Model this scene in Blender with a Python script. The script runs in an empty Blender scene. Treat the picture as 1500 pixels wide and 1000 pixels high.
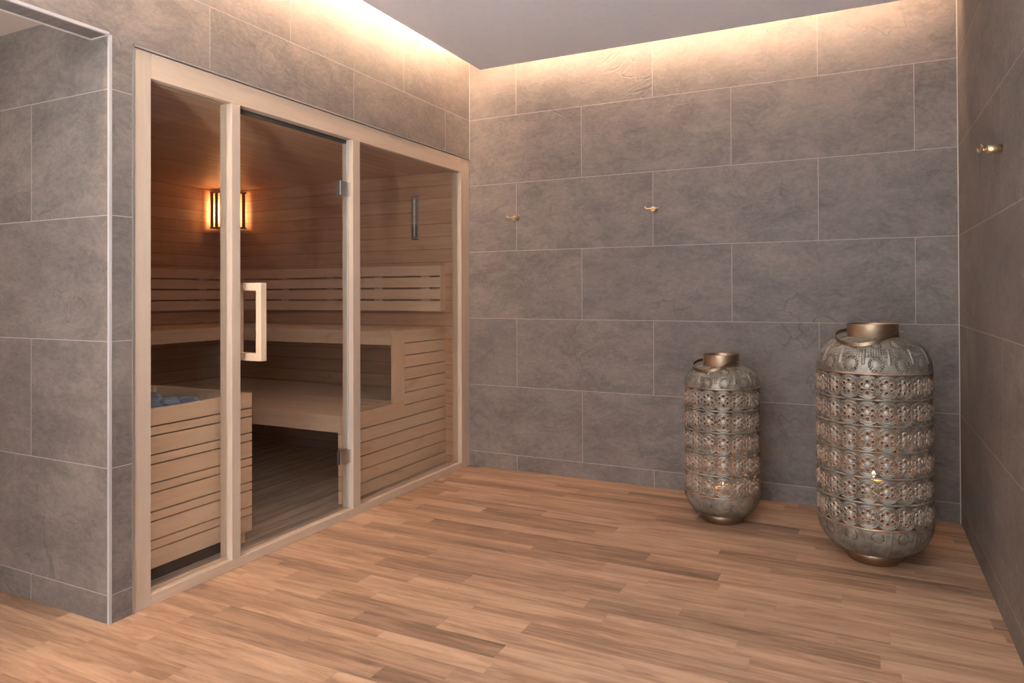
import bpy, bmesh, math, random
from mathutils import Vector, Matrix
random.seed(7)
S = bpy.context.scene
COL = S.collection
PI = math.pi

# ------------------------------------------------------------------ dimensions (metres)
XR = 2.7754            # right wall
YP = -2.520            # passage side of the tiled pier
ZC = 2.56              # underside of the lowered ceiling
ZTOP = 2.82            # structural ceiling above the light cove
GAP = .186             # cove gap
TH, TW, TZ0 = .44, .8962, .0982   # wall tile height, width, first joint
SD, SH = 2.22, 1.965   # sauna depth and height
YE = -.045             # inner face of the sauna end wall

# ------------------------------------------------------------------ mesh helpers
class MB:
    def __init__(s): s.bm = bmesh.new()
    def box(s, x0, x1, y0, y1, z0, z1, bev=0, mat=0):
        r = bmesh.ops.create_cube(s.bm, size=1)
        vs = r['verts']
        for v in vs:
            v.co = Vector(((x0+x1)/2+v.co.x*(x1-x0), (y0+y1)/2+v.co.y*(y1-y0), (z0+z1)/2+v.co.z*(z1-z0)))
        fs = {f for v in vs for f in v.link_faces}
        for f in fs: f.material_index = mat
        if bev:
            es = {e for v in vs for e in v.link_edges}
            bmesh.ops.bevel(s.bm, geom=list(es), offset=bev, segments=2, affect='EDGES', profile=.5)
        return s
    def lathe(s, prof, n=48, cx=0, cy=0, smooth=True, cap=True):
        rings = []
        for r, z in prof:
            rings.append([s.bm.verts.new((cx+r*math.cos(2*PI*i/n), cy+r*math.sin(2*PI*i/n), z)) for i in range(n)])
        for a, b in zip(rings, rings[1:]):
            for i in range(n):
                f = s.bm.faces.new((a[i], a[(i+1) % n], b[(i+1) % n], b[i])); f.smooth = smooth
        if cap:
            s.bm.faces.new(rings[0][::-1]); s.bm.faces.new(rings[-1])
        return s
    def tube(s, pts, r, n=10, cap=True, closed=False):
        pts = [Vector(p) for p in pts]; rings = []
        up = Vector((0, 0, 1)); N = len(pts)
        for i, p in enumerate(pts):
            a = pts[(i-1) % N] if (closed or i) else pts[0]; b = pts[(i+1) % N] if (closed or i < N-1) else pts[-1]
            t = (b-a).normalized()
            ref = up if abs(t.dot(up)) < .95 else Vector((1, 0, 0))
            u = t.cross(ref).normalized(); w = u.cross(t)
            rr = r[i] if isinstance(r, (list, tuple)) else r
            rings.append([s.bm.verts.new(p+u*math.cos(2*PI*k/n)*rr+w*math.sin(2*PI*k/n)*rr) for k in range(n)])
        R = range(N) if closed else range(N-1)
        for i in R:
            a, b = rings[i], rings[(i+1) % N]
            for k in range(n):
                f = s.bm.faces.new((a[k], a[(k+1) % n], b[(k+1) % n], b[k])); f.smooth = True
        if cap and not closed:
            s.bm.faces.new(rings[0][::-1]); s.bm.faces.new(rings[-1])
        return s
    def strap(s, pts, wdir, w, t):
        """flat band following pts; wdir = width direction per point"""
        pts = [Vector(p) for p in pts]; rings = []
        for i, p in enumerate(pts):
            tg = (pts[min(i+1, len(pts)-1)]-pts[max(i-1, 0)]).normalized()
            wd = Vector(wdir).normalized(); nn = tg.cross(wd).normalized()
            rings.append([s.bm.verts.new(p+wd*a*w/2+nn*b*t/2) for a, b in ((-1, -1), (1, -1), (1, 1), (-1, 1))])
        for a, b in zip(rings, rings[1:]):
            for k in range(4): s.bm.faces.new((a[k], a[(k+1) % 4], b[(k+1) % 4], b[k]))
        s.bm.faces.new(rings[0][::-1]); s.bm.faces.new(rings[-1])
        return s
    def build(s, name, mats, parent=None, origin=None, label=None):
        me = bpy.data.meshes.new(name)
        if origin is not None:
            bmesh.ops.translate(s.bm, verts=s.bm.verts, vec=-Vector(origin))
        bmesh.ops.recalc_face_normals(s.bm, faces=s.bm.faces)
        s.bm.to_mesh(me); s.bm.free()
        if not isinstance(mats, (list, tuple)): mats = [mats]
        for m in mats: me.materials.append(m)
        o = bpy.data.objects.new(name, me); COL.objects.link(o)
        if origin is not None: o.location = origin
        if parent is not None:
            o.parent = parent
            pm = parent
            # parent transforms are pure translations/rotations set beforehand: keep world placement
            if origin is not None: o.location = Vector(origin)-Vector(parent.location)
            else: o.location = -Vector(parent.location) if parent.get('_world', 1) else (0, 0, 0)
        if label: o['label'] = label
        return o

def tag(o, label=None, cat=None, group=None, kind=None):
    if label: o['label'] = label
    if cat: o['category'] = cat
    if group: o['group'] = group
    if kind: o['kind'] = kind
    return o
def thing(name, loc, label, cat, group=None, kind=None):
    o = bpy.data.objects.new(name, None); COL.objects.link(o); o.location = loc
    o.empty_display_size = .1
    return tag(o, label, cat, group, kind)
def copy_tree(o, parent=None):
    c = o.copy(); COL.objects.link(c); c.parent = parent
    for ch in [x for x in list(bpy.data.objects) if x.parent == o]: copy_tree(ch, c)
    return c
def struct(name, mb, mat, label, cat):
    return tag(mb.build(name, mat), label, cat, kind='structure')

# ------------------------------------------------------------------ materials
class NT:
    def __init__(s, name):
        s.m = bpy.data.materials.new(name); s.m.use_nodes = True
        s.t = s.m.node_tree; s.t.nodes.clear()
        s.out = s.n('ShaderNodeOutputMaterial')
    def n(s, ty, **kw):
        nd = s.t.nodes.new(ty)
        for k, v in kw.items(): setattr(nd, k, v)
        return nd
    def l(s, a, b): s.t.links.new(a, b)
    def put(s, sock, v):
        if hasattr(v, 'links'): s.l(v, sock)
        else: sock.default_value = v
    def math(s, op, a, b=0, c=0, clamp=False):
        nd = s.n('ShaderNodeMath', operation=op, use_clamp=clamp)
        s.put(nd.inputs[0], a); s.put(nd.inputs[1], b); s.put(nd.inputs[2], c)
        return nd.outputs[0]
    def mix(s, f, a, b, blend='MIX'):
        nd = s.n('ShaderNodeMix', data_type='RGBA', blend_type=blend)
        s.put(nd.inputs[0], f); s.put(nd.inputs[6], a); s.put(nd.inputs[7], b)
        return nd.outputs[2]
    def comb(s, x, y, z):
        nd = s.n('ShaderNodeCombineXYZ'); s.put(nd.inputs[0], x); s.put(nd.inputs[1], y); s.put(nd.inputs[2], z)
        return nd.outputs[0]
    def noise(s, vec, scale, detail=4, rough=.6, dist=0):
        nd = s.n('ShaderNodeTexNoise'); s.l(vec, nd.inputs['Vector'])
        nd.inputs['Scale'].default_value = scale; nd.inputs['Detail'].default_value = detail
        nd.inputs['Roughness'].default_value = rough; nd.inputs['Distortion'].default_value = dist
        return nd.outputs[0]
    def ramp(s, f, stops, interp='LINEAR'):
        nd = s.n('ShaderNodeValToRGB'); nd.color_ramp.interpolation = interp
        e = nd.color_ramp.elements
        while len(e) < len(stops): e.new(.5)
        for el, (p, c) in zip(e, stops):
            el.position = p; el.color = (*c, 1) if len(c) == 3 else c
        s.put(nd.inputs[0], f)
        return nd.outputs[0]
    def smooth(s, x, a, b):
        nd = s.n('ShaderNodeMapRange', interpolation_type='SMOOTHSTEP')
        s.put(nd.inputs[0], x); nd.inputs[1].default_value = a; nd.inputs[2].default_value = b
        return nd.outputs[0]
    def bsdf(s, col, rough=.5, metal=0, spec=.5, bump=None, bstr=.3, bdist=.002):
        b = s.n('ShaderNodeBsdfPrincipled')
        s.put(b.inputs['Base Color'], (*col, 1) if isinstance(col, tuple) and len(col) == 3 else col)
        s.put(b.inputs['Roughness'], rough); s.put(b.inputs['Metallic'], metal)
        b.inputs['Specular IOR Level'].default_value = spec
        if bump is not None:
            bn = s.n('ShaderNodeBump'); bn.inputs['Strength'].default_value = bstr; bn.inputs['Distance'].default_value = bdist
            s.l(bump, bn.inputs['Height']); s.l(bn.outputs[0], b.inputs['Normal'])
        s.l(b.outputs[0], s.out.inputs[0])
        return b

def plain(name, col, rough=.5, metal=0, spec=.5):
    t = NT(name)
    g = t.n('ShaderNodeTexCoord').outputs['Object']
    nz = t.noise(g, 40, 3)
    c = t.mix(nz, (*[x*.93 for x in col], 1), (*[min(1, x*1.05) for x in col], 1))
    t.bsdf(c, rough, metal, spec)
    return t.m
def emit(name, col, strength):
    t = NT(name); e = t.n('ShaderNodeEmission')
    e.inputs[0].default_value = (*col, 1); e.inputs[1].default_value = strength
    t.l(e.outputs[0], t.out.inputs[0]); return t.m

def tile_mat(name, axis, odd_off, tint=(1, 1, 1)):
    """slate-look wall tiles in a half bond. axis: world axis that runs along the wall"""
    t = NT(name)
    sp = t.n('ShaderNodeSeparateXYZ'); t.l(t.n('ShaderNodeNewGeometry').outputs['Position'], sp.inputs[0])
    u = sp.outputs[axis]; z = sp.outputs[2]
    vz = t.math('DIVIDE', t.math('SUBTRACT', z, TZ0), TH)
    row = t.math('FLOOR', vz); fz = t.math('FRACT', t.math('ADD', vz, 20))
    even = t.math('SUBTRACT', 1, t.math('ABSOLUTE', t.math('MODULO', t.math('ADD', row, 20), 2)))
    uu = t.math('ADD', t.math('DIVIDE', t.math('SUBTRACT', u, odd_off), TW), t.math('MULTIPLY', even, .5))
    uu = t.math('ADD', uu, 20)
    colm = t.math('FLOOR', uu); fu = t.math('FRACT', uu)
    du = t.math('MULTIPLY', t.math('MINIMUM', fu, t.math('SUBTRACT', 1, fu)), TW)
    dz = t.math('MULTIPLY', t.math('MINIMUM', fz, t.math('SUBTRACT', 1, fz)), TH)
    d = t.math('MINIMUM', du, dz)
    wn = t.n('ShaderNodeTexWhiteNoise', noise_dimensions='3D'); t.l(t.comb(colm, row, axis*3+1.5), wn.inputs[0])
    off = t.n('ShaderNodeVectorMath', operation='SCALE'); t.l(wn.outputs['Color'], off.inputs[0]); off.inputs['Scale'].default_value = 37
    add = t.n('ShaderNodeVectorMath', operation='ADD'); t.l(t.comb(u, z, 0), add.inputs[0]); t.l(off.outputs[0], add.inputs[1])
    P = add.outputs[0]
    # warped coordinates give the cleft look
    wz = t.n('ShaderNodeTexNoise'); t.l(P, wz.inputs['Vector']); wz.inputs['Scale'].default_value = 3.2; wz.inputs['Detail'].default_value = 3
    ws = t.n('ShaderNodeVectorMath', operation='MULTIPLY_ADD'); t.l(wz.outputs['Color'], ws.inputs[0]); ws.inputs[1].default_value = (.20, .13, .1); t.l(P, ws.inputs[2])
    st = t.n('ShaderNodeVectorMath', operation='MULTIPLY'); t.l(ws.outputs[0], st.inputs[0]); st.inputs[1].default_value = (1, 1.7, 1)
    Q = st.outputs[0]
    n1 = t.noise(Q, 1.9, 9, .64, .35)
    n2 = t.noise(Q, 5.0, 10, .76, .3)
    n3 = t.noise(Q, 38, 8, .8, .3)
    base = t.ramp(n1, [(.30, (.120, .103, .095)), (.45, (.172, .144, .130)), (.56, (.205, .170, .152)), (.72, (.262, .216, .188))])
    base = t.mix(t.smooth(n2, .37, .63), t.mix(.50, base, (.088, .079, .076, 1)), t.mix(.20, base, (.36, .30, .255, 1)))
    fine = t.smooth(n3, .38, .62)
    base = t.mix(.20, base, t.mix(fine, (.08, .066, .06, 1), (.34, .285, .25, 1)))
    # thin dark clefts: contour lines of a low noise
    nc = t.noise(P, 2.2, 3.2, .5, .9)
    cl = t.math('ABSOLUTE', t.math('SUBTRACT', nc, .5))
    msk = t.smooth(t.noise(P, 3.1, 3, .5, 0), .5, .62)
    cleft = t.math('MULTIPLY', t.math('SUBTRACT', 1, t.smooth(cl, 0, .009)), msk)
    nc2 = t.noise(P, 4.0, 4, .6, 1.2)
    cl2 = t.math('MULTIPLY', t.math('SUBTRACT', 1, t.smooth(t.math('ABSOLUTE', t.math('SUBTRACT', nc2, .52)), 0, .008)), t.smooth(t.noise(P, 2.3, 3), .52, .66))
    base = t.mix(t.math('MULTIPLY', cleft, .36), base, (.07, .055, .048, 1))
    base = t.mix(t.math('MULTIPLY', cl2, .2), base, (.42, .36, .32, 1))
    base = t.mix(t.math('MULTIPLY', wn.outputs['Value'], .3), base, (.16, .130, .118, 1))
    base = t.mix(1, base, (*tint, 1), 'MULTIPLY')
    grout = t.math('LESS_THAN', d, .0014)
    c = t.mix(grout, base, (.42, .365, .335, 1))
    h = t.math('ADD', t.math('MULTIPLY', n2, .6), t.math('MULTIPLY', n3, .35))
    h = t.math('SUBTRACT', h, t.math('MULTIPLY', cleft, .5))
    h = t.math('ADD', h, n1)
    h = t.math('SUBTRACT', h, t.math('MULTIPLY', grout, .4))
    t.bsdf(c, t.math('ADD', .45, t.math('MULTIPLY', n2, .2)), 0, .35, h, .45, .007)
    return t.m

def wood_mat(name, axis, c1, c2, rough=.45, scale=1, knots=.15, boards=None, spec=.35, bst=.12):
    """axis = grain direction (world position based, shifted per object)
    boards=(axis, pitch, z0): thin joints of a tongue-and-groove lining"""
    t = NT(name)
    geo = t.n('ShaderNodeNewGeometry').outputs['Position']
    rnd = t.n('ShaderNodeObjectInfo').outputs['Random']
    sp = t.n('ShaderNodeSeparateXYZ'); t.l(geo, sp.inputs[0])
    comp = [sp.outputs[i] for i in range(3)]
    shift = t.math('MULTIPLY', rnd, 31)
    joint = None; bid = 0
    if boards:
        ba, pitch, b0 = boards
        v = t.math('ADD', t.math('DIVIDE', t.math('SUBTRACT', comp[ba], b0), pitch), 200)
        bid = t.math('FLOOR', v); fr = t.math('FRACT', v)
        dd = t.math('MULTIPLY', t.math('MINIMUM', fr, t.math('SUBTRACT', 1, fr)), pitch)
        joint = t.math('SUBTRACT', 1, t.smooth(dd, .0008, .0024))
        shift = t.math('ADD', shift, t.math('MULTIPLY', bid, 7.31))
    comp2 = [t.math('ADD', t.math('MULTIPLY', c, .07 if i == axis else 1), shift) for i, c in enumerate(comp)]
    v = t.comb(*comp2)
    a = t.noise(v, 22*scale, 5, .6, 1.5)
    b = t.noise(v, 130*scale, 3, .6, .2)
    lo = t.noise(v, 5, 2, .5, .5)
    f = t.math('ADD', t.math('MULTIPLY', a, .6), t.math('ADD', t.math('MULTIPLY', b, .2), t.math('MULTIPLY', lo, .25)))
    c = t.mix(t.smooth(f, .33, .72), (*c1, 1), (*c2, 1))
    if knots:
        comp3 = [t.math('ADD', t.math('MULTIPLY', c_, .45 if i == axis else 1), shift) for i, c_ in enumerate(comp)]
        kn = t.smooth(t.noise(t.comb(*comp3), 7, 3, .5, .6), .62, .78)
        c = t.mix(t.math('MULTIPLY', kn, knots*3), c, (c1[0]*.62, c1[1]*.42, c1[2]*.28, 1))
    if boards:
        wn = t.n('ShaderNodeTexWhiteNoise', noise_dimensions='1D'); t.l(bid, wn.inputs['W'])
        c = t.mix(t.math('MULTIPLY', wn.outputs['Value'], .28), c, (c1[0]*.8, c1[1]*.72, c1[2]*.66, 1))
        c = t.mix(t.math('MULTIPLY', joint, .75), c, (c1[0]*.25, c1[1]*.18, c1[2]*.14, 1))
    else:
        c = t.mix(t.math('MULTIPLY', rnd, .2), c, (c1[0]*.85, c1[1]*.8, c1[2]*.75, 1))
    bump = f if joint is None else t.math('SUBTRACT', f, t.math('MULTIPLY', joint, 2))
    t.bsdf(c, rough, 0, spec, bump, bst, .0015)
    return t.m

def floor_mat():
    t = NT('oak_strip_floor')
    sp = t.n('ShaderNodeSeparateXYZ'); t.l(t.n('ShaderNodeNewGeometry').outputs['Position'], sp.inputs[0])
    x, y = sp.outputs[0], sp.outputs[1]
    vy = t.math('ADD', t.math('DIVIDE', t.math('SUBTRACT', y, -1.865), .0905), 300)
    row = t.math('FLOOR', vy); fy = t.math('FRACT', vy)
    w1 = t.n('ShaderNodeTexWhiteNoise', noise_dimensions='1D'); t.l(row, w1.inputs['W'])
    vx = t.math('ADD', t.math('ADD', t.math('DIVIDE', x, .62), t.math('MULTIPLY', w1.outputs['Value'], 13)), 40)
    # uneven strip lengths
    vx = t.math('ADD', vx, t.math('MULTIPLY', t.math('SINE', t.math('ADD', t.math('MULTIPLY', vx, 1.7), t.math('MULTIPLY', w1.outputs['Value'], 6))), .28))
    cx = t.math('FLOOR', vx); fx = t.math('FRACT', vx)
    wn = t.n('ShaderNodeTexWhiteNoise', noise_dimensions='2D'); t.l(t.comb(cx, row, 0), wn.inputs[0])
    off = t.n('ShaderNodeVectorMath', operation='SCALE'); t.l(wn.outputs['Color'], off.inputs[0]); off.inputs['Scale'].default_value = 23
    add = t.n('ShaderNodeVectorMath', operation='ADD'); t.l(t.comb(t.math('MULTIPLY', x, .09), y, 0), add.inputs[0]); t.l(off.outputs[0], add.inputs[1])
    P = add.outputs[0]
    g = t.noise(P, 24, 6, .62, 1.3)
    g2 = t.noise(P, 110, 4, .65, .3)
    lo = t.noise(P, 7, 3, .5, 1.0)
    f = t.math('ADD', t.math('MULTIPLY', g, .55), t.math('ADD', t.math('MULTIPLY', g2, .2), t.math('MULTIPLY', lo, .35)))
    light = t.mix(t.smooth(f, .40, .68), (.290, .155, .090, 1), (.54, .340, .218, 1))
    dark = t.mix(t.smooth(f, .40, .66), (.152, .083, .050, 1), (.36, .212, .134, 1))
    val = wn.outputs['Value']
    c = t.mix(t.smooth(val, .30, 1.0), light, dark)
    c = t.mix(t.math('MULTIPLY', t.smooth(t.noise(P, 11, 4, .5, 1.6), .62, .78), .35), c, (.20, .105, .065, 1))
    dy = t.math('MULTIPLY', t.math('MINIMUM', fy, t.math('SUBTRACT', 1, fy)), .0905)
    dx = t.math('MULTIPLY', t.math('MINIMUM', fx, t.math('SUBTRACT', 1, fx)), .62)
    j = t.math('SUBTRACT', 1, t.smooth(t.math('MINIMUM', dx, dy), .0002, .0012))
    c = t.mix(t.math('MULTIPLY', j, .35), c, (.16, .08, .045, 1))
    t.bsdf(c, t.math('ADD', .42, t.math('MULTIPLY', g, .16)), 0, .4, f, .05, .001)
    return t.m

def sauna_floor_mat():
    t = NT('grey_brown_duckboard')
    sp = t.n('ShaderNodeSeparateXYZ'); t.l(t.n('ShaderNodeNewGeometry').outputs['Position'], sp.inputs[0])
    x, y = sp.outputs[0], sp.outputs[1]
    v = t.math('ADD', t.math('DIVIDE', x, .088), 100)
    row = t.math('FLOOR', v); fr = t.math('FRACT', v)
    P = t.comb(t.math('ADD', x, t.math('MULTIPLY', row, 3.7)), t.math('MULTIPLY', y, .08), 0)
    g = t.noise(P, 26, 6, .65, 1.2); lo = t.noise(P, 8, 3, .5, .8)
    f = t.math('ADD', t.math('MULTIPLY', g, .6), t.math('MULTIPLY', lo, .4))
    c = t.mix(t.smooth(f, .35, .68), (.30, .235, .19, 1), (.60, .50, .42, 1))
    d = t.math('MULTIPLY', t.math('MINIMUM', fr, t.math('SUBTRACT', 1, fr)), .088)
    j = t.math('SUBTRACT', 1, t.smooth(d, .001, .004))
    c = t.mix(t.math('MULTIPLY', j, .7), c, (.03, .02, .015, 1))
    t.bsdf(c, .5, 0, .35, f, .1, .002)
    return t.m

def glass_mat(name='clear_glass', tint=(.98, .968, .95)):
    t = NT(name)
    bf = t.n('ShaderNodeNewGeometry').outputs['Backfacing']
    ior = t.math('ADD', 1.5, t.math('MULTIPLY', bf, 1/1.5-1.5))
    fr = t.n('ShaderNodeFresnel'); t.l(ior, fr.inputs[0])
    tr = t.n('ShaderNodeBsdfTransparent'); tr.inputs[0].default_value = (*tint, 1)
    gl = t.n('ShaderNodeBsdfGlossy'); gl.inputs['Roughness'].default_value = 0.0
    m = t.n('ShaderNodeMixShader'); t.l(fr.outputs[0], m.inputs[0]); t.l(tr.outputs[0], m.inputs[1]); t.l(gl.outputs[0], m.inputs[2])
    t.l(m.outputs[0], t.out.inputs[0]); return t.m

def patina_mat(name, a, b, copper, metal=.55):
    t = NT(name)
    oc = t.n('ShaderNodeTexCoord').outputs['Object']
    n1 = t.noise(oc, 14, 6, .65, .5); n2 = t.noise(oc, 90, 4, .6)
    at = t.n('ShaderNodeAttribute', attribute_name='relief').outputs['Fac']
    c = t.mix(t.smooth(n1, .35, .65), (*a, 1), (*b, 1))
    c = t.mix(t.math('MULTIPLY', t.smooth(n2, .5, .7), .35), c, (*copper, 1))
    c = t.mix(t.math('MULTIPLY', t.smooth(at, .2, 1), .75), c, (*copper, 1))
    c = t.mix(t.math('MULTIPLY', t.smooth(at, -.3, -.9), .55), c, (b[0]*1.35, b[1]*1.37, b[2]*1.38, 1))
    t.bsdf(c, t.math('ADD', .32, t.math('MULTIPLY', n1, .25)), metal, .5, n2, .15, .001)
    return t.m
def brass_mat(name, col, rough=.28):
    t = NT(name)
    oc = t.n('ShaderNodeTexCoord').outputs['Object']
    n = t.noise(oc, 30, 4)
    c = t.mix(n, (*[x*.8 for x in col], 1), (*col, 1))
    t.bsdf(c, rough, 1, .5); return t.m

M = {}
M['tile_back'] = tile_mat('slate_tile_back', 0, .3472)
M['tile_left'] = tile_mat('slate_tile_left', 1, -2.098+TW/2)
M['tile_right'] = tile_mat('slate_tile_right', 1, -.2675)
M['tile_pass'] = tile_mat('slate_tile_passage', 0, -.457)
M['paint'] = plain('painted_plaster', (.82, .775, .775), .85, 0, .2)
M['ceil'] = plain('ceiling_paint', (.83, .80, .83), .85, 0, .2)
M['floor'] = floor_mat()
M['sfloor'] = sauna_floor_mat()
W1, W2 = (.79, .55, .37), (.88, .67, .48)
for i, n in enumerate('xyz'): M['wood_'+n] = wood_mat('pale_spruce_'+n, i, W1, W2)
M['frame_y'] = wood_mat('frame_spruce_y', 1, (.58, .425, .31), (.65, .50, .38), knots=0, bst=.03)
M['frame_z'] = wood_mat('frame_spruce_z', 2, (.55, .42, .32), (.62, .49, .385), knots=0, bst=.03)
L1, L2 = (.58, .335, .20), (.74, .475, .31)
M['line_end'] = wood_mat('lining_end', 0, L1, L2, boards=(2, .0864, .32))
M['line_far'] = wood_mat('lining_far', 1, L1, L2, boards=(2, .0864, .32))
M['line_ceil'] = wood_mat('lining_ceiling', 1, L1, L2, boards=(0, .0864, 0))
M['glass'] = glass_mat()
M['gedge'] = plain('glass_edge_seal', (.62, .66, .66), .25)
M['white'] = plain('white_edge_profile', (.46, .43, .42), .4)
M['grout'] = plain('pale_silicone', (.52, .45, .41), .6)
M['alu'] = plain('aluminium_edge_trim', (.55, .52, .50), .35, .8)
M['steel'] = plain('brushed_steel', (.55, .52, .50), .33, 1)
M['dark'] = plain('gap_shade_black', (.05, .05, .055), .8)  # paints the shade in the gap above the door
M['black'] = plain('black_metal_and_shade', (.035, .037, .042), .5, .4)  # black metal, also painted shade behind and below slats
M['brass'] = brass_mat('polished_brass', (.92, .68, .38), .33)
M['bronze'] = brass_mat('antique_brass', (.40, .290, .200), .42)
M['patina'] = patina_mat('patinated_metal', (.19, .168, .142), (.36, .332, .288), (.50, .33, .235), .42)
M['patina2'] = patina_mat('patinated_plate', (.185, .160, .132), (.35, .318, .272), (.42, .29, .20), .45)
M['copper'] = patina_mat('worn_copper_bead', (.36, .23, .16), (.56, .40, .30), (.62, .44, .33), .8)
M['stone'] = plain('blue_grey_stone', (.26, .325, .42), .65)
M['lampwood'] = wood_mat('dark_lamp_slat', 2, (.20, .10, .06), (.30, .16, .09), knots=0)
M['lampglass'] = emit('glowing_sauna_bulb', (1, .50, .19), 17)
M['led'] = emit('warm_led_strip', (1, .73, .47), 500)
M['fill_panel_light'] = emit('neutral_fill_panel', (.93, .97, 1), 6)
M['warm_fill_light'] = emit('warm_fill_panel', (1, .72, .46), 9)
M['flame'] = emit('candle_flame', (1, .48, .16), 16)
M['wax'] = plain('ivory_wax', (.75, .52, .33), .5)
M['fill_pane'] = emit('fill_pane_glow', (.93, .98, 1), 1.8)  # glow of the added fill light behind the viewer

# ------------------------------------------------------------------ room shell
YB = -6.4   # wall behind the camera
struct('floor', MB().box(-3.2, XR+.1, YB-.1, .1, -.1, 0), M['floor'], 'warm brown wood strip floor', 'floor')
b = MB().box(-.1, XR+.1, 0, .1, 0, ZTOP)
struct('wall_back', b, M['tile_back'], 'grey slate tiled wall behind the lanterns with two brass hooks', 'wall')
b = MB().box(XR, XR+.1, YB, 0, 0, ZTOP)
struct('wall_right', b, M['tile_right'], 'grey slate tiled wall at the right edge', 'wall')
b = MB()
ZF = 2.034; YF0 = -2.4270
b.box(-.1, 0, YP, YF0-.001, 0, ZTOP)          # pier beside the sauna front
b.box(-.1, 0, YF0-.001, 0, ZF+.001, ZTOP)     # above the sauna front
b.box(-.1, 0, -4.3, YP, 2.046, ZTOP)          # above the passage opening
b.box(-.1, 0, YB, -4.3, 0, ZTOP)
struct('wall_left', b, M['tile_left'], 'grey slate tiled wall around the sauna front and passage opening', 'wall')
struct('wall_passage', MB().box(-3.1, -.1, YP, YP+.05, 0, 2.15).box(-.1, -.0002, YP-.0006, YP+.0, 0, 2.046), M['tile_pass'],
       'grey slate tiled pier face beside the passage at left', 'wall')
struct('wall_passage_far', MB().box(-3.2, -3.1, -4.4, YP+.05, 0, 2.15).box(-3.1, -.1, -4.4, -4.3, 0, 2.15), M['paint'], 'plain wall at the end of the passage', 'wall')
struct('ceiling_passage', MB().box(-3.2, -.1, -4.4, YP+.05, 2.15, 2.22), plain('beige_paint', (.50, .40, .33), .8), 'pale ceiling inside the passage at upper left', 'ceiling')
struct('wall_front', MB().box(-.1, XR+.1, YB-.1, YB, 0, ZTOP), M['paint'], 'plain wall behind the viewer', 'wall')
b = MB().box(GAP, XR, YB, -GAP, ZC, ZC+.04)
b.box(GAP, GAP+.02, YB, -GAP, ZC+.04, ZC+.06).box(GAP, XR, -GAP-.02, -GAP, ZC+.04, ZC+.06)
b.box(-.1, XR+.1, YB-.1, .1, ZTOP, ZTOP+.05)
struct('ceiling', b, M['ceil'], 'smooth mauve grey lowered ceiling with a lit gap along the walls', 'ceiling')

# light strips lying in the cove on top of the lowered ceiling
def strip(x0, x1, y0, y1, label):
    t = thing('led_strip', ((x0+x1)/2, (y0+y1)/2, ZC+.04), label, 'light strip', 'warm light strips in the ceiling cove')
    MB().box(x0, x1, y0, y1, ZC+.04, ZC+.05).build('carrier_rail', M['alu'], t)
    MB().box(x0+.002, x1-.002, y0+.002, y1-.002, ZC+.05, ZC+.056).build('light_diffuser', M['led'], t)
strip(GAP+.035, GAP+.055, -5.6, -.36, 'warm light strip in the cove above the sauna wall')
strip(.42, XR-.25, -GAP-.055, -GAP-.035, 'warm light strip in the cove above the back wall')

# edge profiles and joints
b = MB().box(-.0085, .0015, YP-.0018, YP+.0085, 0, 2.046)
struct('trim_1', b, M['white'], 'white corner profile on the edge of the left pier', 'corner trim')
b = MB().box(-.0085, .0015, -4.3, YP-.0018, 2.044, 2.0545)
struct('trim_2', b, M['white'], 'white edge profile along the top of the passage opening', 'edge trim')
b = MB().box(-.102, -.094, -4.3, YP-.0018, 2.042, 2.050).box(-.094, -.0085, YP-.004, YP-.0006, 2.0425, 2.0465)
struct('trim_3', b, M['grout'], 'pale joint around the underside of the passage lintel', 'edge trim')
b = MB().box(-.006, .0035, YF0-.0075, YF0-.001, 0, ZF+.006).box(-.006, .0035, YF0-.0075, -.001, ZF+.0005, ZF+.0065)
struct('trim_4', b, M['alu'], 'thin metal profile edging the tiles around the sauna front', 'edge trim')
b = MB().box(.0, .0035, -.0035, 0, ZF+.004, ZTOP)
struct('trim_5', b, M['grout'], 'pale joint in the back left corner above the sauna front', 'corner joint')
b = MB().box(XR-.004, XR, -.004, 0, 0, ZTOP)
struct('trim_6', b, M['grout'], 'pale joint in the back right corner', 'corner joint')

# glowing panel added out of view behind the viewer to light the room
wn = thing('fill_light_panel', (1.4, YB, .9), 'wide glowing panel added behind the viewer as fill light', 'fill light', kind='structure')
b = MB()
for a in ((.25, .31, .15, 2.45), (2.49, 2.55, .15, 2.45), (.31, 2.49, .15, .21), (.31, 2.49, 2.39, 2.45), (1.37, 1.43, .21, 2.39)):
    b.box(a[0], a[1], YB, YB+.05, a[2], a[3])
b.build('fill_light_frame', M['white'], wn)
MB().box(.31, 2.49, YB+.005, YB+.015, .21, 2.39).build('fill_light_pane', M['fill_pane'], wn)
up = thing('fill_uplight', (1.9, -4.9, 0), 'low round fill light added on the floor behind the viewer', 'lamp')  # light added out of view to brighten the ceiling
MB().lathe([(.001, 0), (.17, 0), (.18, .02), (.18, .22), (.17, .22), (.17, .17), (.001, .17)], 40, 1.9, -4.9).build('fill_uplight_housing', M['steel'], up)
MB().lathe([(.001, .175), (.165, .175), (.165, .18), (.001, .18)], 40, 1.9, -4.9, False, False).build('fill_glow_disc', emit('fill_uplight_disc', (.90, .97, 1), 275), up)
def added_ceiling_panel(x, y, z, w, d, mat, label):  # light panels added out of view to brighten room and passage
    t = thing('added_ceiling_panel', (x, y, z), label, 'added light panel')
    MB().box(x-w/2-.01, x+w/2+.01, y-d/2-.01, y+d/2+.01, z-.012, z).build('frame', M['white'], t)
    MB().box(x-w/2, x+w/2, y-d/2, y+d/2, z-.014, z-.012).build('diffuser', mat, t)
added_ceiling_panel(1.9, -3.35, ZC, .6, .6, M['fill_panel_light'], 'square fill light panel added in the ceiling above the viewer')
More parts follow.
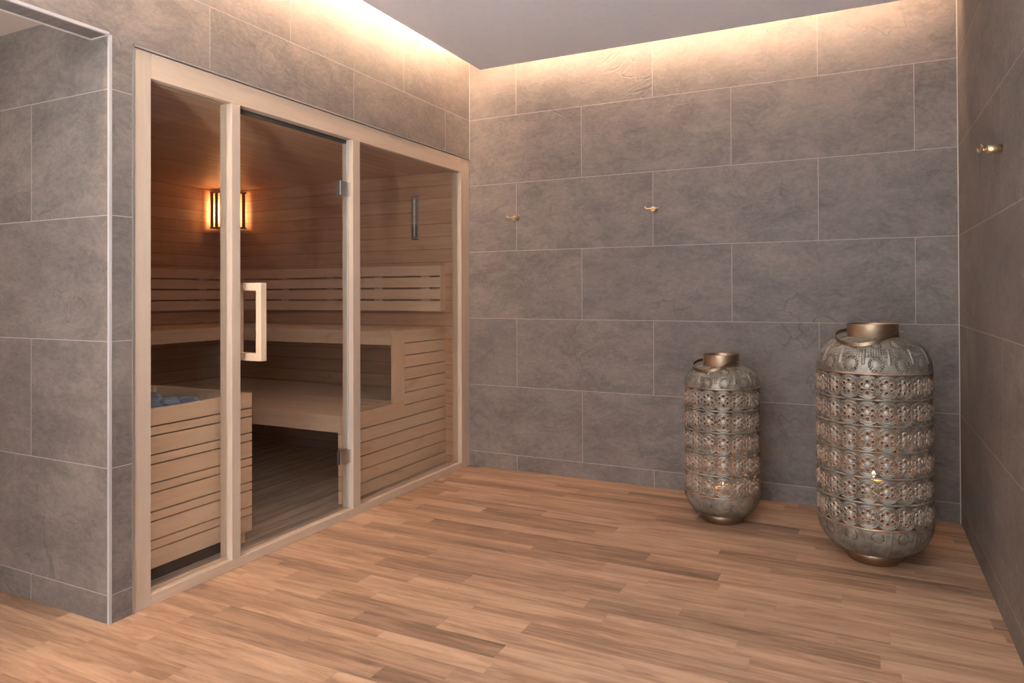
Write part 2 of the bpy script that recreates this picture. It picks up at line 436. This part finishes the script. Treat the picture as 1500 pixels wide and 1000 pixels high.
added_ceiling_panel(1.5, -5.2, ZC, .6, .6, M['fill_panel_light'], 'square fill light panel added in the ceiling behind the viewer')
added_ceiling_panel(-1.2, -3.6, 2.15, .3, .3, M['warm_fill_light'], 'warm square light added out of view in the passage ceiling')

# ------------------------------------------------------------------ sauna shell
struct('floor_sauna', MB().box(-SD, -.072, -2.42, YE, .0005, .008), M['sfloor'], 'grey brown slatted floor inside the sauna', 'floor')
b = MB().box(-SD-.04, -.1, YE, 0, 0, SH+.03).box(-.1, -.072, YE, -.004, 0, SH+.03)
struct('wall_sauna_end', b, M['line_end'], 'horizontal board lining of the sauna end wall', 'wall')
struct('wall_sauna_far', MB().box(-SD-.04, -SD, -2.45, YE, 0, SH+.03), M['line_far'], 'horizontal board lining of the sauna far wall', 'wall')
struct('wall_sauna_side', MB().box(-SD, -.1, -2.45, -2.42, 0, SH+.03), M['line_end'], 'horizontal board lining beside the sauna heater', 'wall')
struct('ceiling_sauna', MB().box(-SD, -.1, -2.42, YE, SH, SH+.03), M['line_ceil'], 'narrow board ceiling inside the sauna', 'ceiling')

# ------------------------------------------------------------------ sauna front
FX0, FX1 = -.072, -.003   # frame depth
G0, G1 = -.040, -.032     # glass
sf = thing('glazed_partition', (0, -1.2, 0), 'pale wooden framed glass front of the sauna set in the tiled wall', 'glazed sauna front')
def fr(name, y0, y1, z0, z1, mat, x0=FX0, x1=FX1): return MB().box(x0, x1, y0, y1, z0, z1, .0015).build(name, mat, sf)
ZB, ZT = .040, 1.938
fr('stile', YF0, -2.3580, 0, ZF-.002, M['frame_z'])
fr('stile', -.1066, -.0005, 0, ZF-.002, M['frame_z'])
fr('top_rail', -2.358, -.1066, ZT, ZF-.002, M['frame_y'])
fr('bottom_rail', -2.358, -.1066, 0, ZB, M['frame_y'])
fr('mullion', -1.985, -1.9405, ZB, ZT, M['frame_z'])
fr('mullion', -1.2056, -1.1480, ZB, ZT, M['frame_z'])
MB().box(G0, G1, -2.357, -1.986, ZB, ZT).build('glass_pane', M['glass'], sf, label='narrow left glass pane in front of the heater')
MB().box(G0, G1, -1.147, -.1076, ZB, ZT).build('glass_pane', M['glass'], sf, label='wide right glass pane in front of the benches')
for (y0, y1) in ((-2.357, -1.986), (-1.147, -.1076)):
    pane = [o for o in bpy.data.objects if o.parent == sf and o.name.startswith('glass_pane')][0 if y0 < -1.5 else 1]
    g = MB().box(-.047, -.0405, y0, y1, ZB, ZB+.008).build('glazing_bead', M['wood_y'], pane); g.location = (0, 0, 0)
fr('gap_shade_strip', -1.94, -1.2058, ZT-.018, ZT, M['dark'], -.06, -.044)  # black strip standing in for the shadow gap above the door glass
# glass door
dr = thing('door_1', (-.036, -1.2056, .05), 'frameless glass sauna door with wooden pull handle', 'door', kind='structure')
MB().box(G0, G1, -1.937, -1.211, .048, ZT-.012).build('door_glass', M['glass'], dr)
MB().box(G0-.001, G1+.001, -1.2110, -1.2085, .048, ZT-.012).build('edge_seal', M['gedge'], dr)
def handle(sx, x_in, x_out):
    t = MB()
    y0, y1 = -1.889, -1.857
    z0, z1 = .8568, 1.1905
    a, c = sorted((x_in, x_out)); 
    if sx > 0:
        t.box(c-.030, c, y0, y1, z0, z1, .002)
        t.box(a, c-.030, y0, y1, z1-.033, z1, .001); t.box(a, c-.030, y0, y1, z0, z0+.033, .001)
    else:
        t.box(a, a+.030, y0, y1, z0, z1, .002)
        t.box(a+.030, c, y0, y1, z1-.033, z1, .001); t.box(a+.030, c, y0, y1, z0, z0+.033, .001)
    return t
handle(1, G1, .060).build('pull_handle', M['wood_z'], dr, label='outer square wooden pull handle')
handle(-1, G0, -.105).build('pull_handle', M['wood_z'], dr, label='inner wooden pull handle behind the glass')
for z in (1.682, .3105):
    h = MB().box(G1, G1+.009, -1.279, -1.216, z-.036, z+.036, .0015).box(G0-.009, G0, -1.279, -1.216, z-.036, z+.036, .0015)
    o = h.build('hinge', M['steel'], dr)
    MB().box(G0-.012, G1+.013, -1.2155, -1.2058, z-.034, z+.034, .001).build('hinge_bracket', M['steel'], o).location = (0, 0, 0)

# fix sub-part placement (parent 'hinge' sits at door origin offset)
for o in list(bpy.data.objects):
    if o.name.startswith('hinge_bracket'): o.location = (0, 0, 0)

# ------------------------------------------------------------------ benches, cladding, back rests
def bench(name, x0, x1, y0, y1, ztop, label, axis, planks, apron=None, ap_h=.085):
    t = thing(name, ((x0+x1)/2, (y0+y1)/2, ztop), label, 'bench')
    g = .010
    if axis == 'x':
        w = (y1-y0-(planks-1)*g)/planks
        for k in range(planks):
            MB().box(x0, x1, y0+k*(w+g), y0+k*(w+g)+w, ztop-.026, ztop, .003).build('seat_plank', M['wood_x'], t)
    else:
        w = (x1-x0-(planks-1)*g)/planks
        for k in range(planks):
            MB().box(x0+k*(w+g), x0+k*(w+g)+w, y0, y1, ztop-.026, ztop, .003).build('seat_plank', M['wood_y'], t)
    for a in apron or ():
        MB().box(*a, .002).build('apron', M['wood_x' if a[1]-a[0] > a[3]-a[2] else 'wood_y'], t)
    return t
XC = -.1661
ub = bench('upper_bench', -1.60, XC-.024, -.6055, YE, .918, 'upper wooden bench along the sauna end wall under the thermometer', 'x', 5,
      [(-1.60, XC-.024, -.6275, -.6065, .833, .918)])
fb = bench('upper_bench', -SD, -1.601, -2.41, YE, .918, 'upper wooden bench along the sauna far wall behind the heater', 'y', 5,
      [(-1.601, -1.58, -2.41, -.629, .833, .918)])
lb = bench('lower_bench', -SD+.003, XC-.024, -1.083, -.56, .484, 'lower wooden step bench in front of the upper bench', 'x', 5,
      [(-SD+.003, XC-.024, -1.105, -1.084, .394, .484)])
MB().box(-SD+.003, XC-.024, -.545, YE-.003, .458, .484, .003).build('rear_board', M['wood_x'], lb)
for x in (-1.0, -1.9):
    MB().box(x-.02, x+.02, -1.06, -1.02, .01, .465).build('leg', M['wood_z'], lb)

cl = thing('bench_end_cladding', (XC, -.5, 0), 'horizontal slatted wooden cladding closing the bench ends behind the right pane', 'bench cladding')
P = .0756; zt = .9145
def slat(y0, y1, z0, z1, nm='slat', m='wood_y', dx=0): MB().box(XC-.022, XC+dx, y0, y1, z0, z1, .0012).build(nm, M[m], cl)
edges = [.8425-k*P for k in range(12)]
# upper step slats
tops = [zt]+[e-.0055 for e in edges]
for k in range(12):
    z1 = tops[k]; z0 = (edges[k]+.0 if k < 12 else 0)
    y0 = -.5145 if z0 > .46 else -1.105
    if k == 5: y0 = -.5145
    if k == 6: y0 = -.5145
    if z0 < .012: z0 = .012
    slat(y0, YE+.001, z0, z1)
slat(-.6275, -.5155, .4855, zt, 'end_post', 'wood_z', .0)
slat(-1.105, -.5155, .3889, .4845, 'end_rail', 'wood_y')
for bk in ((-1.034, -.501, .012, .384), (-.459, YE-.002, .012, .384), (-.513, YE-.002, .3845, .905)): MB().box(XC-.0285, XC-.0225, *bk).build('slat_shade_backing', M['black'], cl)  # black sheets painting the shade seen between the cladding slats
MB().box(XC-.045, XC-.0225, -1.07, -1.035, .01, .385).build('corner_post', M['wood_z'], cl)
MB().box(XC-.045, XC-.0225, -.50, -.465, .01, .38).build('corner_post', M['wood_z'], cl)

def backrest(axis, label):
    t = thing('backrest', (-1 if axis == 'x' else -SD, YE if axis == 'x' else -1, 1.03), label, 'backrest', 'slatted backrests above the upper bench')
    zz = [1.0265+k*.0793 for k in range(4)]
    if axis == 'x':
        for z in zz: MB().box(-2.17, -.172, YE-.058, YE-.038, z, z+.0675, .002).build('slat', M['wood_x'], t)
        MB().box(-.172, -.166, YE-.058, YE-.001, zz[0], zz[3]+.069).build('end_strip', M['wood_z'], t)
        for x in (-2.05, -1.56, -1.117, -.687, -.30): MB().box(x-.035, x+.035, YE-.038, YE-.001, zz[0]+.01, zz[3]+.06).build('spacer', M['wood_z'], t)
    else:
        for z in zz: MB().box(-SD+.038, -SD+.058, -2.40, YE-.06, z, z+.0675, .002).build('slat', M['wood_y'], t)
        for y in (-.3, -.9, -1.5, -2.1): MB().box(-SD+.001, -SD+.038, y-.035, y+.035, zz[0]+.01, zz[3]+.06).build('spacer', M['wood_z'], t)
backrest('x', 'four-slat wooden backrest on the sauna end wall, beneath the thermometer')
backrest('y', 'four-slat wooden backrest on the sauna far wall, behind the heater')

# ------------------------------------------------------------------ heater with slatted guard
hg = thing('heater_guard', (XC, -2.03, 0), 'slatted wooden guard around the sauna heater behind the left pane', 'heater guard')
HZ = .691
HX0, HX1, HY0, HY1 = -.83, XC, -2.35, -1.7245
z = HZ; wide = True; k = 0
while z > .06:
    h = (.0725 if k == 0 else .0745) if wide else .0375
    z0 = max(z-h+.0055, .057)
    if z0 < z-.01:
        MB().box(HX1-.02, HX1, HY0, HY1, z0, z, .001).build('front_slat', M['wood_y'], hg)
        MB().box(HX0, HX1-.021, HY1-.02, HY1, z0, z, .001).build('side_slat', M['wood_x'], hg)
        if k == 0:
            MB().box(HX0, HX0+.02, HY0, HY1-.021, z0, z, .001).build('rear_slat', M['wood_y'], hg)
    z -= h; wide = not wide; k += 1
MB().box(HX1-.0225, HX1-.0205, HY0+.035, HY1-.046, .14, HZ-.075).build('slat_shade_sheet', M['black'], hg)  # black sheet that paints the guard's slat gaps as dark as shade
for (x, y) in ((HX1-.045, HY1-.045), (HX0+.021, HY1-.045), (HX1-.045, HY0+.01)):
    MB().box(x, x+.024, y, y+.024, .01, HZ-.002, .001).build('corner_post', M['wood_z'], hg)
MB().box(HX1-.03, HX1-.022, HY0, HY1-.03, .009, .13).build('base_shade_strip', M['black'], hg)  # black strip standing in for the shadow gap under the guard
ht = thing('sauna_heater', (-.5, -2.05, .01), 'dark metal sauna heater inside the wooden guard', 'heater')
MB().box(-.76, -.22, -2.33, -1.79, .012, .56, .006).build('body', M['black'], ht)
b = MB()
for a in ((-.77, -.75, -2.34, -1.78), (-.23, -.21, -2.34, -1.78), (-.75, -.23, -2.34, -2.32), (-.75, -.23, -1.80, -1.78)): b.box(*a, .55, .645)
b.build('stone_basket', M['black'], ht)
def stone(seed, r):
    rg = random.Random(seed); bm = bmesh.new()
    bmesh.ops.create_icosphere(bm, subdivisions=2, radius=1)
    dirs = [Vector((rg.gauss(0, 1), rg.gauss(0, 1), rg.gauss(0, 1))).normalized() for _ in range(9)]
    cut = [rg.uniform(.62, .9) for _ in dirs]
    for v in bm.verts:
        for d, c in zip(dirs, cut):
            q = v.co.dot(d)
            if q > c: v.co -= d*(q-c)
    sc = (r*rg.uniform(.9, 1.3), r*rg.uniform(.8, 1.1), r*rg.uniform(.6, .85))
    for v in bm.verts: v.co = Vector((v.co.x*sc[0], v.co.y*sc[1], v.co.z*sc[2]))
    me = bpy.data.meshes.new('sauna_stone'); bm.to_mesh(me); bm.free(); me.materials.append(M['stone']); return me
SM = [stone(i, .047) for i in range(6)]
rg = random.Random(3)
for i in range(6):
    for j in range(6):
        for lay in range(1 if (i in (0, 5) or j in (0, 5)) else 2):
            o = bpy.data.objects.new('sauna_stone', rg.choice(SM)); COL.objects.link(o)
            o.location = (-.70+i*.083+rg.uniform(-.01, .01)+lay*.02, -2.27+j*.086+rg.uniform(-.01, .01), .602+lay*.055+rg.uniform(-.006, .006))
            o.rotation_euler = (rg.uniform(-.35, .35), rg.uniform(-.35, .35), rg.uniform(0, 6))
            tag(o, 'rough blue grey stone heaped on top of the sauna heater', 'stone', 'stones on the sauna heater')

# ------------------------------------------------------------------ corner lamp
lp = thing('corner_lamp', (-SD, YE, 1.67), 'glowing sauna corner lamp behind dark vertical wooden slats', 'lamp')
A = Vector((-SD+.012, -.215, 0)); B = Vector((-1.985, YE-.012, 0))
n = 7
dAB = (B-A).normalized(); nrm = Vector((dAB.y, -dAB.x, 0))
for i in range(n):
    p = A+(B-A)*((i+.5)/n)+nrm*(.05*math.sin(PI*(i+.5)/n))
    bb = MB(); hw = .011
    r = bmesh.ops.create_cube(bb.bm, size=1)
    for v in r['verts']:
        q = p+dAB*v.co.x*2*hw+nrm*v.co.y*.016; v.co = Vector((q.x, q.y, 1.80+v.co.z*.262))
    bb.build('shade_slat', M['lampwood'], lp)
for z in (1.657, 1.932):
    bb = MB(); vs = []
    pts = [A, *[A+(B-A)*(i/8)+nrm*(.045*math.sin(PI*i/8)) for i in range(1, 8)], B, Vector((-SD+.002, YE-.002, 0))]
    lo = [bb.bm.verts.new((q.x, q.y, z)) for q in pts]; hi = [bb.bm.verts.new((q.x, q.y, z+.012)) for q in pts]
    bb.bm.faces.new(lo[::-1]); bb.bm.faces.new(hi)
    for i in range(len(pts)): bb.bm.faces.new((lo[i], lo[(i+1) % len(pts)], hi[(i+1) % len(pts)], hi[i]))
    bb.build('shade_board', M['lampwood'], lp)
MB().lathe([(.012, 1.70), (.028, 1.715), (.034, 1.75), (.034, 1.84), (.028, 1.875), (.012, 1.885)], 20, -2.145, -.125).build('bulb_glass', M['lampglass'], lp)
MB().lathe([(.03, 1.686), (.03, 1.702)], 20, -2.145, -.125).build('lamp_socket', M['black'], lp)

# ------------------------------------------------------------------ thermometer
th = thing('sauna_thermometer', (-.4, YE, 1.66), 'narrow glass sauna thermometer on the sauna end wall', 'thermometer')
yt = YE
MB().box(-.428, -.374, yt-.012, yt-.002, 1.520, 1.806, .002).build('back_plate', plain('smoked_glass_plate', (.50, .41, .345), .15), th)
MB().lathe([(.0045, 1.535), (.0045, 1.66), (.0035, 1.672), (.0055, 1.684), (.0055, 1.79)], 12, -.401, yt-.018).build('tube', plain('pale_tube', (.85, .84, .80), .35), th)
MB().box(-.424, -.378, yt-.0145, yt-.0125, 1.527, 1.622).build('hygrometer_scale', plain('dark_scale', (.20, .13, .13), .3), th)
mk = plain('scale_marks', (.07, .05, .05), .4)
for x0, x1, side in ((-.426, -.414, 'temperature_scale'), (-.390, -.377, 'humidity_scale')):
    b = MB()
    b.box(x0 if x0 < -.4 else x1-.001, x0+.001 if x0 < -.4 else x1, yt-.0158, yt-.0147, 1.535, 1.793)
    for k in range(26):
        z = 1.535+k*.0102
        b.box(x0, x1, yt-.0160, yt-.0147, z, z+.0028)
    b.build(side, mk, th)
MB().box(-.431, -.371, yt-.014, yt-.001, 1.514, 1.5195).build('end_clip', M['steel'], th)
MB().box(-.431, -.371, yt-.014, yt-.001, 1.8065, 1.812).build('end_clip', M['steel'], th)

# ------------------------------------------------------------------ coat hooks (built at origin, sticking out along -Y)
def hook(loc, rotz, label, long=False):
    t = bpy.data.objects.new('coat_hook', None); COL.objects.link(t); t.location = loc; t.rotation_euler = (0, 0, rotz)
    t.empty_display_size = .03
    tag(t, label, 'hook', 'brass wall hooks')
    def part(nm, mb):
        me = bpy.data.meshes.new(nm); bmesh.ops.recalc_face_normals(mb.bm, faces=mb.bm.faces); mb.bm.to_mesh(me); mb.bm.free(); me.materials.append(M['brass'])
        o = bpy.data.objects.new(nm, me); COL.objects.link(o); o.parent = t
    n = 24
    def cyl(y0, y1, r):
        m = MB(); R = []
        for y, rr in ((y0, r), (y0-.0+(-.0), r), (y1+.0015, r), (y1, r-.0015)):
            R.append([m.bm.verts.new((rr*math.cos(2*PI*i/n), y, rr*math.sin(2*PI*i/n))) for i in range(n)])
        R.pop(1)
        for a, c in zip(R, R[1:]):
            for i in range(n):
                f = m.bm.faces.new((a[i], a[(i+1) % n], c[(i+1) % n], c[i])); f.smooth = True
        m.bm.faces.new(R[0][::-1]); m.bm.faces.new(R[-1]); return m
    L = .043
    part('mount', cyl(-.0005, -L, .0145))
    part('stem', cyl(-L, -L-.016, .006))
    yb = -L-.018
    pts = [(-.042, yb-.004, .014), (-.040, yb-.003, .006), (-.034, yb-.001, .0005), (-.02, yb, 0), (0, yb, 0), (.02, yb, 0), (.034, yb-.001, .0005), (.040, yb-.003, .006), (.042, yb-.004, .014)]
    part('crossbar', MB().tube(pts, [.0042, .0045, .0045, .0042, .006, .0042, .0045, .0045, .0042], 10))
    return t
hook((.352, 0, 1.6265), 0, 'small brass double hook on the back wall, left one near the sauna front')
hook((1.255, 0, 1.6335), 0, 'small brass double hook in the middle of the back wall')
hook((XR, -1.19, 1.631), -PI/2, 'brass double hook on the right wall seen from the side')

# ------------------------------------------------------------------ lanterns
def sheet(me_name, nu, nv, ufun, mat):
    """closed band: ufun(i/nu, j/nv) -> (r, z, relief, hole)"""
    verts = []; rel = []; keep = []
    for j in range(nv+1):
        for i in range(nu):
            a = 2*PI*i/nu
            r, z, h = ufun(i/nu, j/nv)[:3]
            verts.append((r*math.cos(a), r*math.sin(a), z)); rel.append(h)
    faces = []
    for j in range(nv):
        for i in range(nu):
            if ufun((i+.5)/nu, (j+.5)/nv)[3]: continue
            i2 = (i+1) % nu
            faces.append((j*nu+i, j*nu+i2, (j+1)*nu+i2, (j+1)*nu+i))
    me = bpy.data.meshes.new(me_name); me.from_pydata(verts, [], faces); me.update()
    at = me.attributes.new('relief', 'FLOAT', 'POINT'); at.data.foreach_set('value', rel)
    me.polygons.foreach_set('use_smooth', [True]*len(me.polygons))
    me.materials.append(mat)
    return me

FW = .0709; BH = .1042
def band_pattern(a, b):
    """a,b metres from flower centre -> (height, relief colour, hole)"""
    r = math.hypot(a, b)
    if r < .0132: return .0050*math.sqrt(max(0, 1-(r/.0132)**2))+.002, -1, False
    best = 9
    for ox in (-FW, 0, FW):
        for k in range(6):
            an = PI/2+k*PI/3
            d = math.hypot(a-ox-.0222*math.cos(an), b-.0222*math.sin(an))
            best = min(best, d)
    if best < .0052: return 0, 0, True
    if best < .0102:
        q = 1-abs(best-.0076)/.0026
        return .002+.0042*max(0, q), .95, False
    if abs(b) > .0488: return .003, .25, False
    near = min(math.hypot(a-ox, b) for ox in (-FW, 0, FW))
    far = sorted(math.hypot(a-ox, b) for ox in (-FW, 0, FW))
    arc = 9
    for d in far[:2]:
        arc = min(arc, abs(d-.0400), abs(d-.0475))
    if arc < .0016: return .003*(1-arc/.0016)+.001, .25, False
    if near > .0498: return 0, 0, True
    ang = abs(a)/(abs(b)+1e-6)
    if abs(abs(a)-FW/2) < .0085 and abs(b) < .0065: return 0, 0, True
    if .0300 < near < .0384 and ang > .5:
        p, q = (a+b+1)/.0062 % 1, (a-b+1)/.0062 % 1
        if .24 < p and .24 < q: return 0, 0, True
    if abs(far[0]-.0437) < .0015 and ang > .75: return 0, 0, True
    return .0, .12, False

def lantern(cx, cy, R, nfl, nb, zb, seam_top, neck_r, neck_z0, neck_z1, foot_rt, foot_rb, foot_z, nsec, label, bail_dir, bail_len, rot=0.0, candle_z=.3):
    t = thing('lantern', (cx, cy, 0), label, 'lantern', 'openwork metal floor lanterns')
    bh = (seam_top-zb)/nb
    def link(nm, me, z=0, rz=0, lab=None, sol=True):
        o = bpy.data.objects.new(nm, me); COL.objects.link(o); o.parent = t; o.location = (0, 0, z); o.rotation_euler = (0, 0, rz)
        if sol:
            m = o.modifiers.new('thickness', 'SOLIDIFY'); m.thickness = .0012; m.offset = -1
        if lab: o['label'] = lab
        return o
    # openwork bands share one mesh
    nu, nv = nfl*42, 60
    def uf(u, v):
        a = ((u*nfl) % 1-.5)*FW; b = (v-.5)*BH
        h, c, hole = band_pattern(a, b)
        return R-.003+h, v*bh, c, hole
    bm_ = sheet('openwork_band', nu, nv, uf, M['patina'])
    for k in range(nb): link('openwork_band', bm_, zb+k*bh, rot)
    # domed shoulder
    def arc(z0, z1, r0, r1, p=2.0):
        def f(s):
            an = s*PI/2
            return r1+(r0-r1)*max(0, math.cos(an))**(2/p), z0+(z1-z0)*math.sin(an)**(2/p)
        return f
    fa = arc(seam_top, neck_z0, R, neck_r*.93, 2.15)
    circ = 2*PI*R/nsec
    def dome_pat(u, v, hgt):
        a = ((u*nsec) % 1-.5)*circ; b = v*hgt
        h = 0; c = .1; hole = False
        # rib between sectors
        e = circ/2-abs(a)
        if e < .007 and .16 < v < .50: h += .0035*(1-(e/.007)**2); c = .3
        for (bc, rc) in ((hgt*.17, .021), (hgt*.62, .019), (hgt*.92, .016)):
            d = math.hypot(a, b-bc); an = math.atan2(b-bc, a)
            if d < rc*.8: h += .0028*math.sqrt(max(0, 1-(d/(rc*.8))**2)); c = .0
            for rr, nd, ph in ((rc*1.10, 14, 0), (rc*1.38, 18, .5)):
                if abs(d-rr) < .003:
                    q = ((an/(2*PI)*nd+ph) % 1-.5)/nd*2*PI*rr
                    if math.hypot(q, d-rr) < .0027: hole = True
            if abs(d-rc*1.24) < .0010: h += .0012; c = .5
        # small pierced marks in the X shaped field between the discs
        if not hole and .30 < v < .50:
            s = .0105
            qa = ((a+s/2) % s)-s/2; qb = ((b+s/2) % s)-s/2
            if math.hypot(qa, qb) < .0024 and abs(a) < circ*.42: hole = True
            h += .0008*math.cos(a/s*2*PI)*math.cos(b/s*2*PI)
        return h, c, hole
    arcl = math.hypot(R-neck_r, neck_z0-seam_top)*1.11
    def ud(u, v):
        r, z = fa(v); h, c, hole = dome_pat(u, v, arcl)
        if v > .985 or v < .02: hole = False; h = 0
        return r+h*math.cos(v*PI/2*.9), z+h*math.sin(v*PI/2), c, hole
    link('dome', sheet('dome', nsec*56, 78, ud, M['patina2']), 0, rot)
    # bowl
    fb_ = arc(zb, foot_z-.004, R, foot_rt*.9, 1.95)
    arcl2 = math.hypot(R-foot_rt, zb-foot_z)*1.15
    def ub_(u, v):
        r, z = fb_(v); a = ((u*nsec) % 1-.5)*circ; b = v*arcl2; h = 0; c = .1; hole = False
        d = math.hypot(a, b-.030); an = math.atan2(b-.03, a)
        if d < .019: h = .0022*math.sqrt(1-(d/.019)**2); c = 0
        for rr, nd in ((.0225, 16),):
            if abs(d-rr) < .003 and b > .012:
                q = ((an/(2*PI)*nd) % 1-.5)/nd*2*PI*rr
                if math.hypot(q, d-rr) < .0025: hole = True
        if abs(d-.0265) < .0010 or abs(d-.031) < .001: h += .0014; c = .45
        if circ/2-abs(a) < .0022: h += .0018; c = .3
        if v > .35 and d > .033:
            h += .0010*math.sin(a*900)*math.sin(b*820); c = .2
        if v < .03 or v > .97: h = 0; hole = False
        return r+h*math.cos(v*PI/2*.9), z-h*math.sin(v*PI/2), c, hole
    link('bowl', sheet('bowl', nsec*48, 70, ub_, M['patina2']), 0, rot)
    def lpart(nm, prof, m, cap=False, lab=None):
        b = MB().lathe(prof, 96, 0, 0, True, cap)
        me = bpy.data.meshes.new(nm); bmesh.ops.recalc_face_normals(b.bm, faces=b.bm.faces); b.bm.to_mesh(me); b.bm.free(); me.materials.append(m)
        return link(nm, me, 0, 0, lab, False)
    def ring(z, rr, tr, m, nm):
        lpart(nm, [(rr-.003, z-tr), (rr+tr*.6, z-tr*.8), (rr+tr, z), (rr+tr*.6, z+tr*.8), (rr-.003, z+tr)], m)
    ring(seam_top, R, .0042, M['copper'], 'seam_bead')
    ring(zb, R, .0042, M['copper'], 'seam_bead')
    for k in range(1, nb): ring(zb+k*bh, R-.001, .0038, M['patina'], 'band_ring')
    # foot and neck
    lpart('foot', [(foot_rt-.004, foot_z+.002), (foot_rt, foot_z), (foot_rt*.985, foot_z*.5), (foot_rb, .003), (foot_rb-.002, 0), (foot_rb-.012, 0), (foot_rb-.012, foot_z)], M['bronze'], False, 'plain bronze coloured foot ring')
    n0 = neck_z0-.004
    lpart('neck', [(neck_r*1.05, n0+.001), (neck_r*1.05, n0+.004), (neck_r, n0+.006), (neck_r, neck_z1-.002), (neck_r-.001, neck_z1), (neck_r-.003, neck_z1), (neck_r-.004, neck_z1-.002), (neck_r-.004, n0-.01)], M['bronze'], False, 'smooth bronze coloured neck ring')
    # bail handle hanging over the shoulder, hinged on both sides of the neck
    bd = Vector((math.cos(bail_dir), math.sin(bail_dir), 0)); side = Vector((-bd.y, bd.x, 0))
    zp = n0+(neck_z1-n0)*.50
    pr_ = neck_r+.004
    pts = []
    N = 40
    def surf_z(rad):
        best = None
        for q in range(0, 101):
            rr, zz = fa(q/100)
            if rr <= rad: return zz
        return fa(1)[1]
    for i in range(N+1):
        s = PI*i/N
        # the half oval reaches out over the shoulder and drops with distance
        out = bail_len*math.sin(s)**.8
        lat = pr_*math.cos(s)*(1+.42*math.sin(s))
        p = bd*out+side*lat
        rad = math.hypot(p.x, p.y)
        z = zp-(zp-(surf_z(min(rad, R))+.014))*min(1, out/bail_len)**1.0
        pts.append((p.x, p.y, max(z, surf_z(min(rad, R))+.014)))
    b = MB().strap(pts, (0, 0, 1), .0145, .003)
    me = bpy.data.meshes.new('bail_handle'); bmesh.ops.recalc_face_normals(b.bm, faces=b.bm.faces); b.bm.to_mesh(me); b.bm.free(); me.materials.append(M['bronze'])
    bo = link('bail_handle', me, 0, 0, 'flat curved carrying handle folded down over the shoulder', False)
    for sg in (-1, 1):
        a0 = side*sg*(neck_r-.002); a1 = side*sg*(neck_r+.020); a2 = side*sg*(neck_r+.023)
        b = MB().tube([(a0.x, a0.y, zp), (a1.x, a1.y, zp), ], .0018, 8).tube([(a1.x, a1.y, zp), ((a1+a2).x/2, (a1+a2).y/2, zp), (a2.x, a2.y, zp)], [.002, .0045, .002], 10)
        me = bpy.data.meshes.new('pivot_pin'); b.bm.to_mesh(me); b.bm.free(); me.materials.append(M['copper'])
        link('pivot_pin', me, 0, 0, None, False).parent = bo
    lpart('floor_plate', [(.0, foot_z+.012), (R*.62, foot_z+.012), (R*.62, foot_z+.016), (.0, foot_z+.016)], M['black'])
    # candle
    z0 = foot_z+.0165
    cd = thing('pillar_candle', (cx, cy, z0), 'lit pillar candle glowing inside the '+('tall' if R > .2 else 'smaller')+' lantern', 'candle')
    b = MB().lathe([(.034, z0), (.035, z0+.003), (.035, candle_z-.030), (.032, candle_z-.026), (.004, candle_z-.030)], 32, cx, cy); b.build('wax', M['wax'], cd)
    l = bpy.data.lights.new('candle_glow', 'POINT'); l.energy = .22; l.color = (1, .42, .14); l.shadow_soft_size = .012
    lo = bpy.data.objects.new('candle_glow', l); COL.objects.link(lo); lo.parent = cd; lo.location = (0, 0, candle_z+.045-z0)
    MB().lathe([(.0015, candle_z-.032), (.0015, candle_z-.014)], 8, cx, cy).build('wick', M['black'], cd).name = 'wick'
    wk = [o for o in bpy.data.objects if o.parent == cd and o.name.startswith('wick')][0]
    MB().lathe([(.001, candle_z-.018), (.006, candle_z-.008), (.0060, candle_z-.002), (.0035, candle_z+.006), (.0006, candle_z+.014)], 16, cx, cy).build('flame', M['flame'], wk).location = (0, 0, 0)
    return t
lantern(2.383, -.690, .2225, 20, 6, .1848, .8104, .0995, .950, 1.006,   .116, .100, .052, 14,
        'tall bronze openwork metal lantern standing in the right corner', math.radians(-112), .188, .05, .365)
lantern(1.705, -.4305, .1815, 16, 5, .1501, .6740, .0870, .773, .831, .106, .099, .044, 12,
        'smaller bronze openwork metal lantern standing left of the tall one', math.radians(-116), .156, .02, .185)

# ------------------------------------------------------------------ light objects, world
def area(name, loc, rot, sx, sy, e, col):
    l = bpy.data.lights.new(name, 'AREA'); l.shape = 'RECTANGLE'; l.size = sx; l.size_y = sy; l.energy = e; l.color = col
    o = bpy.data.objects.new(name, l); COL.objects.link(o); o.location = loc; o.rotation_euler = rot; return o
w = bpy.data.worlds.new('world'); S.world = w; w.use_nodes = True
w.node_tree.nodes['Background'].inputs[0].default_value = (1, .96, .93, 1)
w.node_tree.nodes['Background'].inputs[1].default_value = .25

# ------------------------------------------------------------------ camera
cam = bpy.data.cameras.new('camera'); co = bpy.data.objects.new('camera', cam); COL.objects.link(co)
cam.sensor_fit = 'HORIZONTAL'; cam.sensor_width = 36; cam.lens = 1031.07/1500*36
cam.shift_y = -77.1/1500; cam.clip_start = .05
fw = Vector((-.44306431, .89646022, .00728588)); rt = Vector((.89646614, .44309706, -.00366886)); up = Vector((.00651734, -.004906, .99996673))
m = Matrix((( rt.x, up.x, -fw.x, 2.33562721), (rt.y, up.y, -fw.y, -4.09139651), (rt.z, up.z, -fw.z, 1.13876956), (0, 0, 0, 1)))
co.matrix_world = m
S.camera = co
for o in list(bpy.data.objects):
    if '_world' in o.keys(): del o['_world']
vs = S.view_settings
vs.view_transform = 'Standard'; vs.look = 'None'; vs.gamma = 1; vs.use_curve_mapping = False; vs.exposure = 1.7
